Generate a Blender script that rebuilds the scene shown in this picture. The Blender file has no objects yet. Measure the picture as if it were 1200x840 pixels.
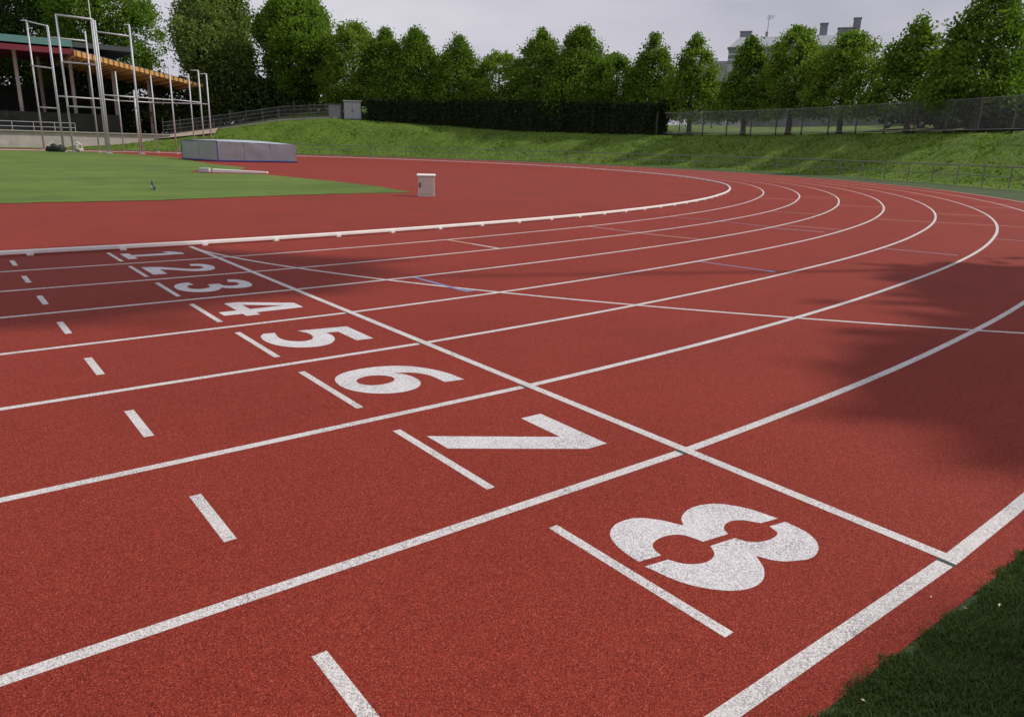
import bpy, bmesh, math, random
import numpy as np
from mathutils import Vector, Matrix, Euler, noise as mnoise

scene = bpy.context.scene
COL = scene.collection
R = math.radians
PI = math.pi

# ------------------------------------------------------------------ camera data
CAM = np.array([-2.7607, -10.6774, 1.3967])
YAW, PIT, ROL, FPX = 0.907584, -0.275345, 0.0256999, 876.009
_f = np.array([math.cos(PIT) * math.cos(YAW), math.cos(PIT) * math.sin(YAW), math.sin(PIT)])
_r0 = np.array([math.sin(YAW), -math.cos(YAW), 0.0])
_u0 = np.cross(_r0, _f)
_r = math.cos(ROL) * _r0 + math.sin(ROL) * _u0
_u = np.cross(_r, _f)
CY = 36.5                                        # centre of the bend (0, CY)


def ray(u, v):
    return _f + (u - 600) / FPX * _r - (v - 420) / FPX * _u


def at_d(u, v, d):
    """point seen at photo pixel (u, v) at horizontal distance d"""
    q = ray(u, v)
    return CAM + q * (d / math.hypot(q[0], q[1]))


def at_r(u, v, rr):
    """point seen at photo pixel (u, v) standing rr metres from the bend's centre"""
    q = ray(u, v)
    h = math.hypot(q[0], q[1])
    dx, dy = q[0] / h, q[1] / h
    ox, oy = CAM[0], CAM[1] - CY
    b = ox * dx + oy * dy
    t = -b + math.sqrt(b * b - ox * ox - oy * oy + rr * rr)
    return CAM + q * (t / h)


# ------------------------------------------------------------------ helpers
def tag(o, label=None, cat=None, group=None, kind=None):
    if label: o['label'] = label
    if cat: o['category'] = cat
    if group: o['group'] = group
    if kind: o['kind'] = kind
    return o


def link(name, me, mat=None, parent=None, smooth=False, loc=None):
    o = bpy.data.objects.new(name, me)
    COL.objects.link(o)
    if mat is not None:
        for m in (mat if isinstance(mat, (list, tuple)) else [mat]):
            me.materials.append(m)
    if parent is not None:
        o.parent = parent
    if loc is not None:
        o.location = loc
    if smooth:
        me.polygons.foreach_set('use_smooth', [True] * len(me.polygons))
    return o


def empty(name, loc=(0, 0, 0), rz=0.0):
    o = bpy.data.objects.new(name, None)
    o.empty_display_size = 0.2
    o.location = loc
    o.rotation_euler = (0, 0, rz)
    COL.objects.link(o)
    return o


class MB:
    """collects simple shapes into one mesh"""
    def __init__(self):
        self.v, self.f, self.m = [], [], []

    def quad_faces(self, vs, fs, mi=0):
        b = len(self.v)
        self.v += [tuple(map(float, p)) for p in vs]
        self.f += [tuple(b + i for i in f) for f in fs]
        self.m += [mi] * len(fs)

    def box(self, c, s, rz=0.0, mi=0):
        cx, cy, cz = c
        hx, hy, hz = s[0] / 2, s[1] / 2, s[2] / 2
        ca, sa = math.cos(rz), math.sin(rz)
        vs = []
        for z in (-hz, hz):
            for x, y in ((-hx, -hy), (hx, -hy), (hx, hy), (-hx, hy)):
                vs.append((cx + x * ca - y * sa, cy + x * sa + y * ca, cz + z))
        self.quad_faces(vs, [(3, 2, 1, 0), (4, 5, 6, 7), (0, 1, 5, 4), (1, 2, 6, 5), (2, 3, 7, 6), (3, 0, 4, 7)], mi)

    def prism(self, poly, z0, z1, mi=0):
        n = len(poly)
        zz0 = z0 if isinstance(z0, (list, tuple)) else [z0] * n
        zz1 = z1 if isinstance(z1, (list, tuple)) else [z1] * n
        vs = [(p[0], p[1], zz0[i]) for i, p in enumerate(poly)] + [(p[0], p[1], zz1[i]) for i, p in enumerate(poly)]
        fs = [tuple(range(n - 1, -1, -1)), tuple(range(n, 2 * n))]
        fs += [(i, (i + 1) % n, n + (i + 1) % n, n + i) for i in range(n)]
        self.quad_faces(vs, fs, mi)

    def tube(self, pts, rad, n=8, mi=0, cap=True):
        pts = [Vector(p) for p in pts]
        rads = rad if isinstance(rad, (list, tuple)) else [rad] * len(pts)
        rings = []
        ref = None
        for i, p in enumerate(pts):
            d = (pts[min(i + 1, len(pts) - 1)] - pts[max(i - 1, 0)]).normalized()
            if ref is None:
                ref = Vector((0, 0, 1)) if abs(d.z) < 0.9 else Vector((1, 0, 0))
            a = d.cross(ref)
            if a.length < 1e-5:
                a = d.cross(Vector((0, 1, 0.3)))
            a.normalize()
            b = a.cross(d).normalized()
            ref = b
            rings.append([p + (a * math.cos(2 * PI * k / n) + b * math.sin(2 * PI * k / n)) * rads[i] for k in range(n)])
        base = len(self.v)
        vs = [q for rr in rings for q in rr]
        fs = []
        for i in range(len(pts) - 1):
            for k in range(n):
                a0 = i * n + k
                a1 = i * n + (k + 1) % n
                fs.append((a0, a1, a1 + n, a0 + n))
        if cap:
            fs.append(tuple(range(n - 1, -1, -1)))
            fs.append(tuple((len(pts) - 1) * n + k for k in range(n)))
        self.quad_faces(vs, fs, mi)

    def mesh(self, name):
        me = bpy.data.meshes.new(name)
        me.from_pydata(self.v, [], self.f)
        if any(self.m):
            me.polygons.foreach_set('material_index', self.m)
        me.update()
        return me

    def build(self, name, mat, parent=None, smooth=False, loc=None, bevel=0.0):
        me = self.mesh(name)
        if bevel:
            bm = bmesh.new()
            bm.from_mesh(me)
            bmesh.ops.remove_doubles(bm, verts=bm.verts, dist=1e-5)
            es = [e for e in bm.edges if len(e.link_faces) == 2 and e.calc_face_angle(0) > 0.6]
            bmesh.ops.bevel(bm, geom=es, offset=bevel, segments=2, profile=0.6, affect='EDGES')
            bm.to_mesh(me)
            bm.free()
        return link(name, me, mat, parent, smooth, loc)


def np_mesh(name, verts, quads):
    """fast mesh of quads (n,4) from numpy arrays"""
    me = bpy.data.meshes.new(name)
    nv, nf = len(verts), len(quads)
    k = quads.shape[1]
    me.vertices.add(nv)
    me.vertices.foreach_set('co', np.ascontiguousarray(verts, dtype=np.float32).ravel())
    me.loops.add(nf * k)
    me.loops.foreach_set('vertex_index', np.ascontiguousarray(quads, dtype=np.int32).ravel())
    me.polygons.add(nf)
    me.polygons.foreach_set('loop_start', np.arange(0, nf * k, k, dtype=np.int32))
    me.polygons.foreach_set('loop_total', np.full(nf, k, dtype=np.int32))
    me.update(calc_edges=True)
    return me


# ------------------------------------------------------------------ materials
def new_mat(name):
    m = bpy.data.materials.new(name)
    m.use_nodes = True
    nt = m.node_tree
    b = nt.nodes['Principled BSDF']
    return m, nt, b


def N(nt, kind, **kw):
    n = nt.nodes.new(kind)
    for k, v in kw.items():
        if k in n.inputs:
            n.inputs[k].default_value = v
        else:
            setattr(n, k, v)
    return n


def ramp(nt, fac, stops):
    n = nt.nodes.new('ShaderNodeValToRGB')
    el = n.color_ramp.elements
    while len(el) < len(stops):
        el.new(0.5)
    for e, (p, c) in zip(el, stops):
        e.position = p
        e.color = (c[0], c[1], c[2], 1) if len(c) == 3 else c
    nt.links.new(fac, n.inputs[0])
    return n.outputs[0]


def mixc(nt, fac, a, b, mode='MIX'):
    n = nt.nodes.new('ShaderNodeMix')
    n.data_type = 'RGBA'
    n.blend_type = mode
    for s, val in ((0, fac), (6, a), (7, b)):
        if hasattr(val, 'is_output') or hasattr(val, 'links'):
            nt.links.new(val, n.inputs[s])
        else:
            n.inputs[s].default_value = val if s == 0 else (val[0], val[1], val[2], 1)
    return n.outputs[2]


def pos(nt):
    return nt.nodes.new('ShaderNodeNewGeometry').outputs['Position']


def noise(nt, scale, detail=2.0, rough=0.5, vec=None, out=0):
    n = N(nt, 'ShaderNodeTexNoise', Scale=scale, Detail=detail, Roughness=rough)
    nt.links.new(vec if vec is not None else pos(nt), n.inputs['Vector'])
    return n.outputs[out]


def bump(nt, b, h, strength, dist):
    n = N(nt, 'ShaderNodeBump', Strength=strength, Distance=dist)
    nt.links.new(h, n.inputs['Height'])
    nt.links.new(n.outputs[0], b.inputs['Normal'])


def simple(name, col, rough=0.6, metal=0.0, var=0.12, scale=6.0, bumpd=0.0):
    m, nt, b = new_mat(name)
    f = noise(nt, scale, 4.0, 0.6)
    c = ramp(nt, f, [(0.25, [x * (1 - var) for x in col]), (0.75, [min(1, x * (1 + var)) for x in col])])
    nt.links.new(c, b.inputs['Base Color'])
    b.inputs['Roughness'].default_value = rough
    b.inputs['Metallic'].default_value = metal
    if bumpd:
        bump(nt, b, noise(nt, scale * 6, 3.0), 0.5, bumpd)
    return m


def mat_track():
    m, nt, b = new_mat('red_rubber')
    P = pos(nt)
    vo = N(nt, 'ShaderNodeTexVoronoi', Scale=350.0)
    nt.links.new(P, vo.inputs['Vector'])
    sep = N(nt, 'ShaderNodeSeparateColor')
    nt.links.new(vo.outputs['Color'], sep.inputs[0])
    grain = ramp(nt, sep.outputs[0], [(0.0, (0.055, 0.007, 0.006)), (0.20, (0.150, 0.018, 0.012)), (0.55, (0.232, 0.0280, 0.0155)),
                                      (0.88, (0.285, 0.041, 0.0235)), (1.0, (0.42, 0.10, 0.07))])
    big = noise(nt, 0.45, 6.0, 0.66)
    bigc = ramp(nt, big, [(0.25, (0.84, 0.82, 0.84)), (0.5, (1.0, 1.0, 1.0)), (0.78, (1.10, 1.14, 1.14))])
    c = mixc(nt, 1.0, grain, bigc, 'MULTIPLY')
    mid = noise(nt, 22.0, 5.0, 0.75)
    midc = ramp(nt, mid, [(0.3, (0.93, 0.92, 0.92)), (0.7, (1.05, 1.05, 1.05))])
    c = mixc(nt, 1.0, c, midc, 'MULTIPLY')
    # dusty scuffs worn along the running direction
    mp = N(nt, 'ShaderNodeMapping')
    mp.inputs['Scale'].default_value = (0.25, 2.2, 1)
    nt.links.new(P, mp.inputs[0])
    sc = noise(nt, 1.3, 6.0, 0.65, mp.outputs[0])
    scf = ramp(nt, sc, [(0.52, (0, 0, 0)), (0.78, (0.17, 0.17, 0.17))])
    c = mixc(nt, scf, c, (0.30, 0.050, 0.034))
    nt.links.new(c, b.inputs['Base Color'])
    b.inputs['Roughness'].default_value = 0.72
    b.inputs['Specular IOR Level'].default_value = 0.12
    bump(nt, b, vo.outputs['Distance'], 0.5, 0.0025)
    return m


def mat_paint(name, col, dark=(0.23, 0.19, 0.20), wear=0.5):
    m, nt, b = new_mat(name)
    P = pos(nt)
    vo = N(nt, 'ShaderNodeTexVoronoi', Scale=250.0)
    nt.links.new(P, vo.inputs['Vector'])
    sep = N(nt, 'ShaderNodeSeparateColor')
    nt.links.new(vo.outputs['Color'], sep.inputs[0])
    f = ramp(nt, sep.outputs[1], [(0.18, (1, 1, 1)), (0.38, (0.6, 0.6, 0.6)), (0.58, (0, 0, 0))])
    w = noise(nt, 3.5, 5.0, 0.65)
    wf = ramp(nt, w, [(0.3, (0.25, 0.25, 0.25)), (0.75, (1, 1, 1))])
    ff = mixc(nt, 1.0, f, wf, 'MULTIPLY')
    ff = mixc(nt, 1.0, ff, (wear + 0.22,) * 3, 'MULTIPLY')
    var = ramp(nt, sep.outputs[0], [(0, [c * 0.78 for c in col]), (1, col)])
    c = mixc(nt, ff, var, dark)
    nt.links.new(c, b.inputs['Base Color'])
    b.inputs['Roughness'].default_value = 0.6
    bump(nt, b, vo.outputs['Distance'], 0.4, 0.002)
    return m


def mat_grass(name, a, bcol, c3, fine=40.0, big=0.25, bumpd=0.03, stripes=False):
    m, nt, b = new_mat(name)
    P = pos(nt)
    f1 = noise(nt, fine, 5.0, 0.75)
    c = ramp(nt, f1, [(0.28, a), (0.52, bcol), (0.75, c3)])
    f2 = noise(nt, big, 5.0, 0.6)
    c2 = ramp(nt, f2, [(0.3, (0.72, 0.76, 0.7)), (0.5, (1, 1, 1)), (0.72, (1.25, 1.18, 1.05))])
    c = mixc(nt, 1.0, c, c2, 'MULTIPLY')
    f3 = noise(nt, big * 7, 4.0, 0.65)
    c4 = ramp(nt, f3, [(0.3, (0.8, 0.82, 0.8)), (0.7, (1.16, 1.14, 1.1))])
    c = mixc(nt, 1.0, c, c4, 'MULTIPLY')
    if stripes:
        mp = N(nt, 'ShaderNodeMapping')
        mp.inputs['Scale'].default_value = (0.02, 0.28, 1)
        nt.links.new(P, mp.inputs[0])
        s = noise(nt, 1.6, 3.0, 0.5, mp.outputs[0])
        sc = ramp(nt, s, [(0.35, (0.86, 0.9, 0.9)), (0.65, (1.12, 1.08, 1.05))])
        c = mixc(nt, 1.0, c, sc, 'MULTIPLY')
    nt.links.new(c, b.inputs['Base Color'])
    b.inputs['Roughness'].default_value = 0.85
    b.inputs['Specular IOR Level'].default_value = 0.2
    bump(nt, b, f1, 0.8, bumpd)
    return m


def mat_leaf(name, dark, light, trans=0.35, hue=0.0):
    m, nt, b = new_mat(name)
    nt.nodes.remove(b)
    out = nt.nodes['Material Output']
    at = N(nt, 'ShaderNodeAttribute', attribute_name='leafvar')
    f = noise(nt, 0.45, 3.0, 0.55)
    ad = N(nt, 'ShaderNodeMath', operation='ADD')
    mu = N(nt, 'ShaderNodeMath', operation='MULTIPLY')
    mu.inputs[1].default_value = 0.42
    nt.links.new(at.outputs['Fac'], mu.inputs[0])
    mu2 = N(nt, 'ShaderNodeMath', operation='MULTIPLY')
    mu2.inputs[1].default_value = 0.72
    nt.links.new(f, mu2.inputs[0])
    nt.links.new(mu.outputs[0], ad.inputs[0])
    nt.links.new(mu2.outputs[0], ad.inputs[1])
    c = ramp(nt, ad.outputs[0], [(0.18, dark), (0.86, light)])
    d = N(nt, 'ShaderNodeBsdfPrincipled', Roughness=0.7)
    d.inputs['Specular IOR Level'].default_value = 0.12
    t = N(nt, 'ShaderNodeBsdfTranslucent')
    mt = mixc(nt, 1.0, c, (1.25, 1.35, 0.55), 'MULTIPLY')
    nt.links.new(c, d.inputs['Base Color'])
    nt.links.new(mt, t.inputs['Color'])
    mx = N(nt, 'ShaderNodeMixShader')
    mx.inputs[0].default_value = trans
    nt.links.new(d.outputs[0], mx.inputs[1])
    nt.links.new(t.outputs[0], mx.inputs[2])
    nt.links.new(mx.outputs[0], out.inputs['Surface'])
    return m


M = {}
M['track'] = mat_track()
M['white'] = mat_paint('white_line_paint', (0.70, 0.68, 0.675), (0.10, 0.075, 0.08), 0.75)
M['numwhite'] = mat_paint('white_number_paint', (0.72, 0.71, 0.73), (0.10, 0.085, 0.095), 0.75)
M['blue'] = mat_paint('blue_line_paint', (0.16, 0.22, 0.42), (0.2, 0.1, 0.13), 0.55)
M['yellow'] = mat_paint('yellow_line_paint', (0.50, 0.42, 0.22), (0.3, 0.12, 0.08), 0.55)
M['paleblue'] = mat_paint('faded_blue_line_paint', (0.25, 0.18, 0.28), (0.26, 0.07, 0.08), 0.6)
M['faint'] = mat_paint('faded_white_line_paint', (0.52, 0.36, 0.36), (0.3, 0.10, 0.09), 0.6)
M['black'] = simple('black_marker_paint', (0.03, 0.035, 0.04), 0.7)
M['kerbwhite'] = simple('kerb_white', (0.80, 0.79, 0.77), 0.45, 0.0, 0.06, 9.0)
M['infield'] = mat_grass('infield_turf', (0.056, 0.110, 0.017), (0.102, 0.164, 0.029), (0.155, 0.205, 0.05), 14.0, 0.12, 0.015, True)
M['ground'] = mat_grass('meadow_turf', (0.025, 0.045, 0.012), (0.05, 0.082, 0.02), (0.085, 0.115, 0.035), 18.0, 0.2, 0.02)
M['bank'] = mat_grass('bank_turf', (0.040, 0.085, 0.009), (0.098, 0.165, 0.020), (0.17, 0.225, 0.045), 5.0, 0.28, 0.10)
M['strip'] = mat_grass('verge_turf', (0.03, 0.055, 0.02), (0.055, 0.085, 0.035), (0.085, 0.115, 0.05), 22.0, 0.5, 0.02)
M['earth'] = simple('earth', (0.13, 0.095, 0.075), 0.9, 0, 0.3, 2.5, 0.02)
M['sand'] = simple('sandy_gravel', (0.33, 0.27, 0.20), 0.9, 0, 0.2, 1.2, 0.01)
M['concrete'] = simple('concrete', (0.44, 0.40, 0.36), 0.85, 0, 0.18, 1.4, 0.006)
M['wall'] = simple('grey_render', (0.22, 0.22, 0.23), 0.9, 0, 0.35, 0.8, 0.01)
M['steel'] = simple('galvanised_steel', (0.50, 0.51, 0.54), 0.5, 0.15, 0.12, 3.0)
M['rail'] = simple('grey_rail_steel', (0.22, 0.22, 0.21), 0.55, 0.5, 0.2, 2.0)
M['wire'] = simple('fence_wire', (0.26, 0.27, 0.28), 0.5, 0.5, 0.1, 2.0)
M['post'] = simple('concrete_post', (0.30, 0.28, 0.25), 0.85, 0, 0.2, 3.0)
M['bark'] = simple('bark', (0.085, 0.068, 0.052), 0.95, 0, 0.35, 7.0, 0.03)
M['palebark'] = simple('pale_bark', (0.26, 0.24, 0.2), 0.9, 0, 0.3, 5.0, 0.02)
M['cab'] = simple('cabinet_plastic', (0.62, 0.58, 0.52), 0.55, 0, 0.06, 8.0)
M['cablid'] = simple('cabinet_lid', (0.74, 0.71, 0.67), 0.5, 0, 0.05, 8.0)
M['dark'] = simple('black_plastic', (0.018, 0.018, 0.02), 0.45)
M['matgrey'] = simple('mat_cover_grey', (0.27, 0.275, 0.305), 0.7, 0, 0.10, 1.3, 0.01)
M['mattop'] = simple('mat_top_bluegrey', (0.36, 0.42, 0.50), 0.55, 0, 0.10, 1.3, 0.01)
M['matside'] = simple('mat_side_green_grey', (0.30, 0.33, 0.31), 0.7, 0, 0.12, 1.3, 0.01)
M['matblue'] = simple('mat_piping_blue', (0.035, 0.05, 0.25), 0.5)
M['teal'] = simple('teal_roof_sheet', (0.10, 0.24, 0.22), 0.5, 0.0, 0.12, 0.8)
M['darkroof'] = simple('dark_grey_roof', (0.06, 0.07, 0.075), 0.5, 0.0, 0.15, 0.8)
M['redfascia'] = simple('dark_red_fascia', (0.17, 0.018, 0.03), 0.5, 0.0, 0.12, 0.8)
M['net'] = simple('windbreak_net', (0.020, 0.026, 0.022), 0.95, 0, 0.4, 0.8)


def mat_timber():
    m, nt, b = new_mat('orange_timber')
    P = pos(nt)
    w = N(nt, 'ShaderNodeTexWave', wave_type='BANDS', bands_direction='X', Scale=0.55, Distortion=0.4)
    nt.links.new(P, w.inputs['Vector'])
    c = ramp(nt, w.outputs[0], [(0.12, (0.22, 0.10, 0.03)), (0.3, (0.68, 0.36, 0.11)), (0.8, (0.78, 0.44, 0.14))])
    nt.links.new(c, b.inputs['Base Color'])
    b.inputs['Roughness'].default_value = 0.7
    return m


M['timber'] = mat_timber()
M['lime'] = mat_leaf('lime_leaf', (0.042, 0.092, 0.010), (0.175, 0.285, 0.036))
M['limebright'] = mat_leaf('bright_lime_leaf', (0.050, 0.106, 0.011), (0.215, 0.325, 0.042))
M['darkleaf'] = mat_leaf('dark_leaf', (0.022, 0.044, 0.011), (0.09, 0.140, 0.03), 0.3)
M['willow'] = mat_leaf('willow_leaf', (0.065, 0.112, 0.024), (0.22, 0.29, 0.085))
M['yewleaf'] = mat_leaf('hedge_leaf', (0.011, 0.020, 0.006), (0.040, 0.060, 0.016), 0.12)
M['shrubleaf'] = mat_leaf('shrub_leaf', (0.05, 0.085, 0.020), (0.20, 0.26, 0.085))
M['blade'] = mat_leaf('grass_blade', (0.020, 0.045, 0.012), (0.11, 0.155, 0.055), 0.3)
M['tuft'] = mat_leaf('bank_grass_blade', (0.05, 0.11, 0.012), (0.17, 0.26, 0.05), 0.4)

# ------------------------------------------------------------------ track geometry
DA = [-20, 0, 2.5, 5, 8, 12, 17, 24, 30, 38, 46, 200]
DV = [0, 0, -.06, -.13, -.2, -.24, -.28, -.29, -.28, -.16, 0, 0]


def bend(rr, a):
    """point on the bend: a degrees past the finish line, rr metres from its centre"""
    q = rr + float(np.interp(a, DA, DV))
    return (q * math.sin(R(a)), CY - q * math.cos(R(a)))


def stadium(off, x0=-70.0, x1=-70.0, da=0.75):
    """line running along the home straight, round the bend and into the back straight"""
    pts = [(x, -off) for x in np.arange(x0, -0.01, 5.0)]
    pts += [bend(36.5 + off, a) for a in np.arange(0, 180.01, da)]
    pts += [(x, 73 + off) for x in np.arange(-5.0, x1 - 0.1, -5.0)]
    return pts


def strip(name, pts, w, z, mat, parent=None):
    v, f = [], []
    n = len(pts)
    for i in range(n):
        a = Vector(pts[max(i - 1, 0)])
        b = Vector(pts[min(i + 1, n - 1)])
        d = (b - a).normalized()
        nn = Vector((-d.y, d.x)) * w / 2
        p = Vector(pts[i])
        v += [(p.x + nn.x, p.y + nn.y, z), (p.x - nn.x, p.y - nn.y, z)]
    f = [(2 * i, 2 * i + 1, 2 * i + 3, 2 * i + 2) for i in range(n - 1)]
    me = bpy.data.meshes.new(name)
    me.from_pydata(v, [], f)
    # faces up
    me.update()
    if me.polygons[0].normal.z < 0:
        me.flip_normals()
    return link(name, me, mat, parent)


def sheet(name, poly, z, mat, parent=None):
    bm = bmesh.new()
    vs = [bm.verts.new((p[0], p[1], z)) for p in poly]
    es = [bm.edges.new((vs[i], vs[(i + 1) % len(vs)])) for i in range(len(vs))]
    bmesh.ops.triangle_fill(bm, edges=es, use_beauty=True, normal=(0, 0, 1))
    me = bpy.data.meshes.new(name)
    bm.normal_update()
    for fc in bm.faces:
        if fc.normal.z < 0:
            fc.normal_flip()
    bm.to_mesh(me)
    bm.free()
    return link(name, me, mat, parent)


# ground sheet to the horizon
gp = [(2500 * math.cos(2 * PI * k / 96), 2500 * math.sin(2 * PI * k / 96)) for k in range(96)]
ground = tag(sheet('ground', gp, -0.03, M['ground']), kind='structure')

outer = stadium(9.905, -90, -90, 1.0)
outer[0] = (-90, -9.905)
track = tag(sheet('running_track', outer + [(-90, 82.905)], 0.0, M['track']), kind='structure')

infield_poly = [(-90, 8.3), (1.5, 8.32), (4.2, 8.98), (6.7, 9.38), (8.9, 9.3), (9.45, 12.5), (9.4, 16), (9.05, 20), (8.8, 22.2),
                (7.2, 22.6), (6.5, 24.0), (7.2, 25.8), (9.4, 26.6), (10.9, 29.7), (10.9, 36), (11.8, 44), (12.8, 52), (11.5, 64),
                (9.5, 72), (-90, 72)]
rngi = np.random.default_rng(3)
rag = []
for (p, q) in zip(infield_poly, infield_poly[1:] + infield_poly[:1]):
    L = math.hypot(q[0] - p[0], q[1] - p[1])
    m = max(1, int(L / 0.18)) if max(p[0], q[0]) > -20 and L < 95 else 1
    for k in range(m):
        t = k / m
        rag.append((p[0] + (q[0] - p[0]) * t + rngi.normal() * .035, p[1] + (q[1] - p[1]) * t + rngi.normal() * .035))
tag(sheet('infield_grass', rag, 0.010, M['infield']), kind='structure')

LW = 0.05
for k in range(1, 9):
    strip('lane_line', stadium(1.22 * k, -70, -70), LW if k < 8 else 0.056, 0.0005, M['white'], track)
fin = [(0.0, -0.03 - 9.73 * t / 30) for t in range(31)]
strip('finish_line', fin, 0.055, 0.0012, M['white'], track)
inv = []
for t in np.linspace(0.0, 1.0, 40):
    rr = 36.8 + (46.26 - 36.8) * t ** 1.6
    ph = math.sqrt((rr / 36.8) ** 2 - 1)
    ta = 36.8 * (math.sin(ph) - ph * math.cos(ph))
    ra = 36.8 * (math.cos(ph) + ph * math.sin(ph))
    a = math.degrees(math.atan2(ta, ra))
    inv.append(bend(rr, a + 0.08 * t))
strip('curved_start_line', inv, 0.05, 0.0009, M['white'], track)
for k in range(1, 9):
    y0 = -1.22 * (k - 1)
    strip('lane_tick', [(-1.03, y0 - 0.205), (-1.03, y0 - 1.02)], 0.042, 0.0006, M['white'], track)
    strip('lane_dash', [(-2.06, y0 - 0.385), (-2.06, y0 - 0.83)], 0.046, 0.0006, M['white'], track)
for k in range(4, 9):
    strip('timing_mark', [(-0.040, -1.22 * k + 0.032), (-0.040, -1.22 * k - 0.032)], 0.022, 0.0018, M['black'], track)


def radial(name, a, r0, r1, mat, w=0.05, z=0.0006, a1=None):
    pts = []
    for t in np.linspace(0, 1, 6):
        pts.append(bend(r0 + (r1 - r0) * t, a + ((a1 if a1 is not None else a) - a) * t))
    return strip(name, pts, w, z, mat, track)


def lr(k):
    return 36.5 + 1.22 * k


radial('break_mark', 1.95, lr(3) + .03, lr(3) + .93, M['blue'], 0.05, 0.0015)
radial('break_mark', 2.0, lr(3) + .93, lr(3) + 1.02, M['blue'], 0.12, 0.0015)
radial('relay_mark', 7.35, lr(4) + .03, lr(4) + .98, M['blue'])
radial('relay_mark', 7.35, lr(4) + .98, lr(4) + 1.08, M['blue'], 0.11)
radial('relay_mark', 5.4, lr(1) + .03, lr(1) + .6, M['yellow'])
radial('relay_mark', 5.4, lr(1) + .6, lr(2) - .03, M['white'])
radial('relay_mark', 10.8, lr(1) + .03, lr(1) + .6, M['faint'])
radial('relay_mark', 10.7, lr(1) + .6, lr(2) - .03, M['paleblue'], 0.07)
radial('relay_mark', 10.6, lr(2) + .03, lr(3) - .03, M['faint'])
radial('relay_mark', 15.9, lr(1) + .03, lr(2) - .03, M['paleblue'])
radial('relay_mark', 15.7, lr(2) + .03, lr(3) - .03, M['paleblue'], 0.06, 0.0006, 15.3)
radial('relay_mark', 15.0, lr(3) + .03, lr(4) - .2, M['paleblue'], 0.09)
radial('relay_mark', 21.4, lr(2) + .03, lr(3) - .03, M['faint'])
radial('relay_mark', 16.1, lr(3) + .03, lr(4) - .03, M['faint'])
radial('relay_mark', 12.5, lr(5) + .03, lr(6) - .15, M['paleblue'], 0.07)
radial('relay_mark', 16.9, lr(6) + .03, lr(7) - .15, M['paleblue'], 0.06)
radial('relay_line', 20.9, lr(4), lr(8), M['faint'], 0.05, 0.0006, 21.8)
radial('relay_mark', 25.3, lr(5) + .03, lr(6) - .03, M['faint'], 0.06)
for k, a in ((3, 27.5), (1, 30), (2, 33), (6, 31), (7, 34)):
    radial('relay_mark', a, lr(k) + .03, lr(k + 1) - .03, M['faint'], 0.06)


# ---- painted lane numerals (outlines in metres: across the lane, along the lane)
def smooth(pts, corners, sub=7):
    """closed Catmull-Rom outline; corner indices stay sharp"""
    n = len(pts)
    out = []
    P = [np.array(p, float) for p in pts]
    for i in range(n):
        p1, p2 = P[i], P[(i + 1) % n]
        p0 = P[i - 1] if i not in corners else p1 * 2 - p2
        p3 = P[(i + 2) % n] if (i + 1) % n not in corners else p2 * 2 - p1
        if i in corners and (i + 1) % n in corners:
            out.append(tuple(p1))
            continue
        for s in range(sub):
            t = s / sub
            q = 0.5 * ((2 * p1) + (-p0 + p2) * t + (2 * p0 - 5 * p1 + 4 * p2 - p3) * t * t + (-p0 + 3 * p1 - 3 * p2 + p3) * t ** 3)
            out.append(tuple(q))
    return out


G = {}
G[1] = [([(.38, -.93), (.88, -.93), (.88, -.83), (.705, -.83), (.705, -.25), (.58, -.25), (.41, -.345), (.41, -.45), (.55, -.405),
          (.55, -.83), (.38, -.83)], 'all')]
G[2] = [([(.36, -.435), (.385, -.335), (.47, -.27), (.60, -.245), (.74, -.255), (.86, -.31), (.912, -.40), (.885, -.505), (.80, -.605),
          (.68, -.705), (.585, -.805), (.92, -.805), (.92, -.945), (.355, -.945), (.372, -.86), (.43, -.765), (.55, -.65), (.68, -.55),
          (.742, -.46), (.728, -.395), (.66, -.36), (.58, -.362), (.525, -.395), (.508, -.45)], (0, 10, 11, 12, 13, 23))]
G[3] = [([(.355, -.385), (.39, -.315), (.47, -.268), (.58, -.248), (.70, -.252), (.82, -.29), (.882, -.37), (.872, -.46), (.83, -.53),
          (.775, -.567), (.862, -.615), (.92, -.69), (.915, -.79), (.85, -.88), (.73, -.938), (.58, -.95), (.44, -.92), (.36, -.855),
          (.332, -.765), (.485, -.75), (.52, -.815), (.62, -.842), (.71, -.82), (.752, -.76), (.73, -.69), (.66, -.645), (.545, -.637),
          (.545, -.525), (.65, -.518), (.712, -.48), (.722, -.42), (.68, -.37), (.61, -.352), (.54, -.37), (.505, -.42)],
         (0, 9, 18, 19, 26, 27, 34))]
G[4] = [([(.60, -.255), (.815, -.255), (.815, -.672), (.91, -.672), (.91, -.785), (.815, -.785), (.815, -.935), (.665, -.935),
          (.665, -.785), (.325, -.785), (.325, -.668)], 'all'),
        ([(.455, -.672), (.665, -.672), (.665, -.375)], 'all')]
G[5] = [([(.455, -.255), (.905, -.255), (.895, -.385), (.58, -.385), (.565, -.478), (.67, -.473), (.785, -.508), (.875, -.58), (.908, -.665),
          (.89, -.765), (.82, -.862), (.70, -.928), (.55, -.95), (.42, -.928), (.352, -.885), (.365, -.80), (.46, -.822), (.56, -.83),
          (.66, -.795), (.715, -.72), (.69, -.645), (.61, -.605), (.50, -.598), (.395, -.635)], (0, 1, 2, 3, 4, 14, 15, 23))]
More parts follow.
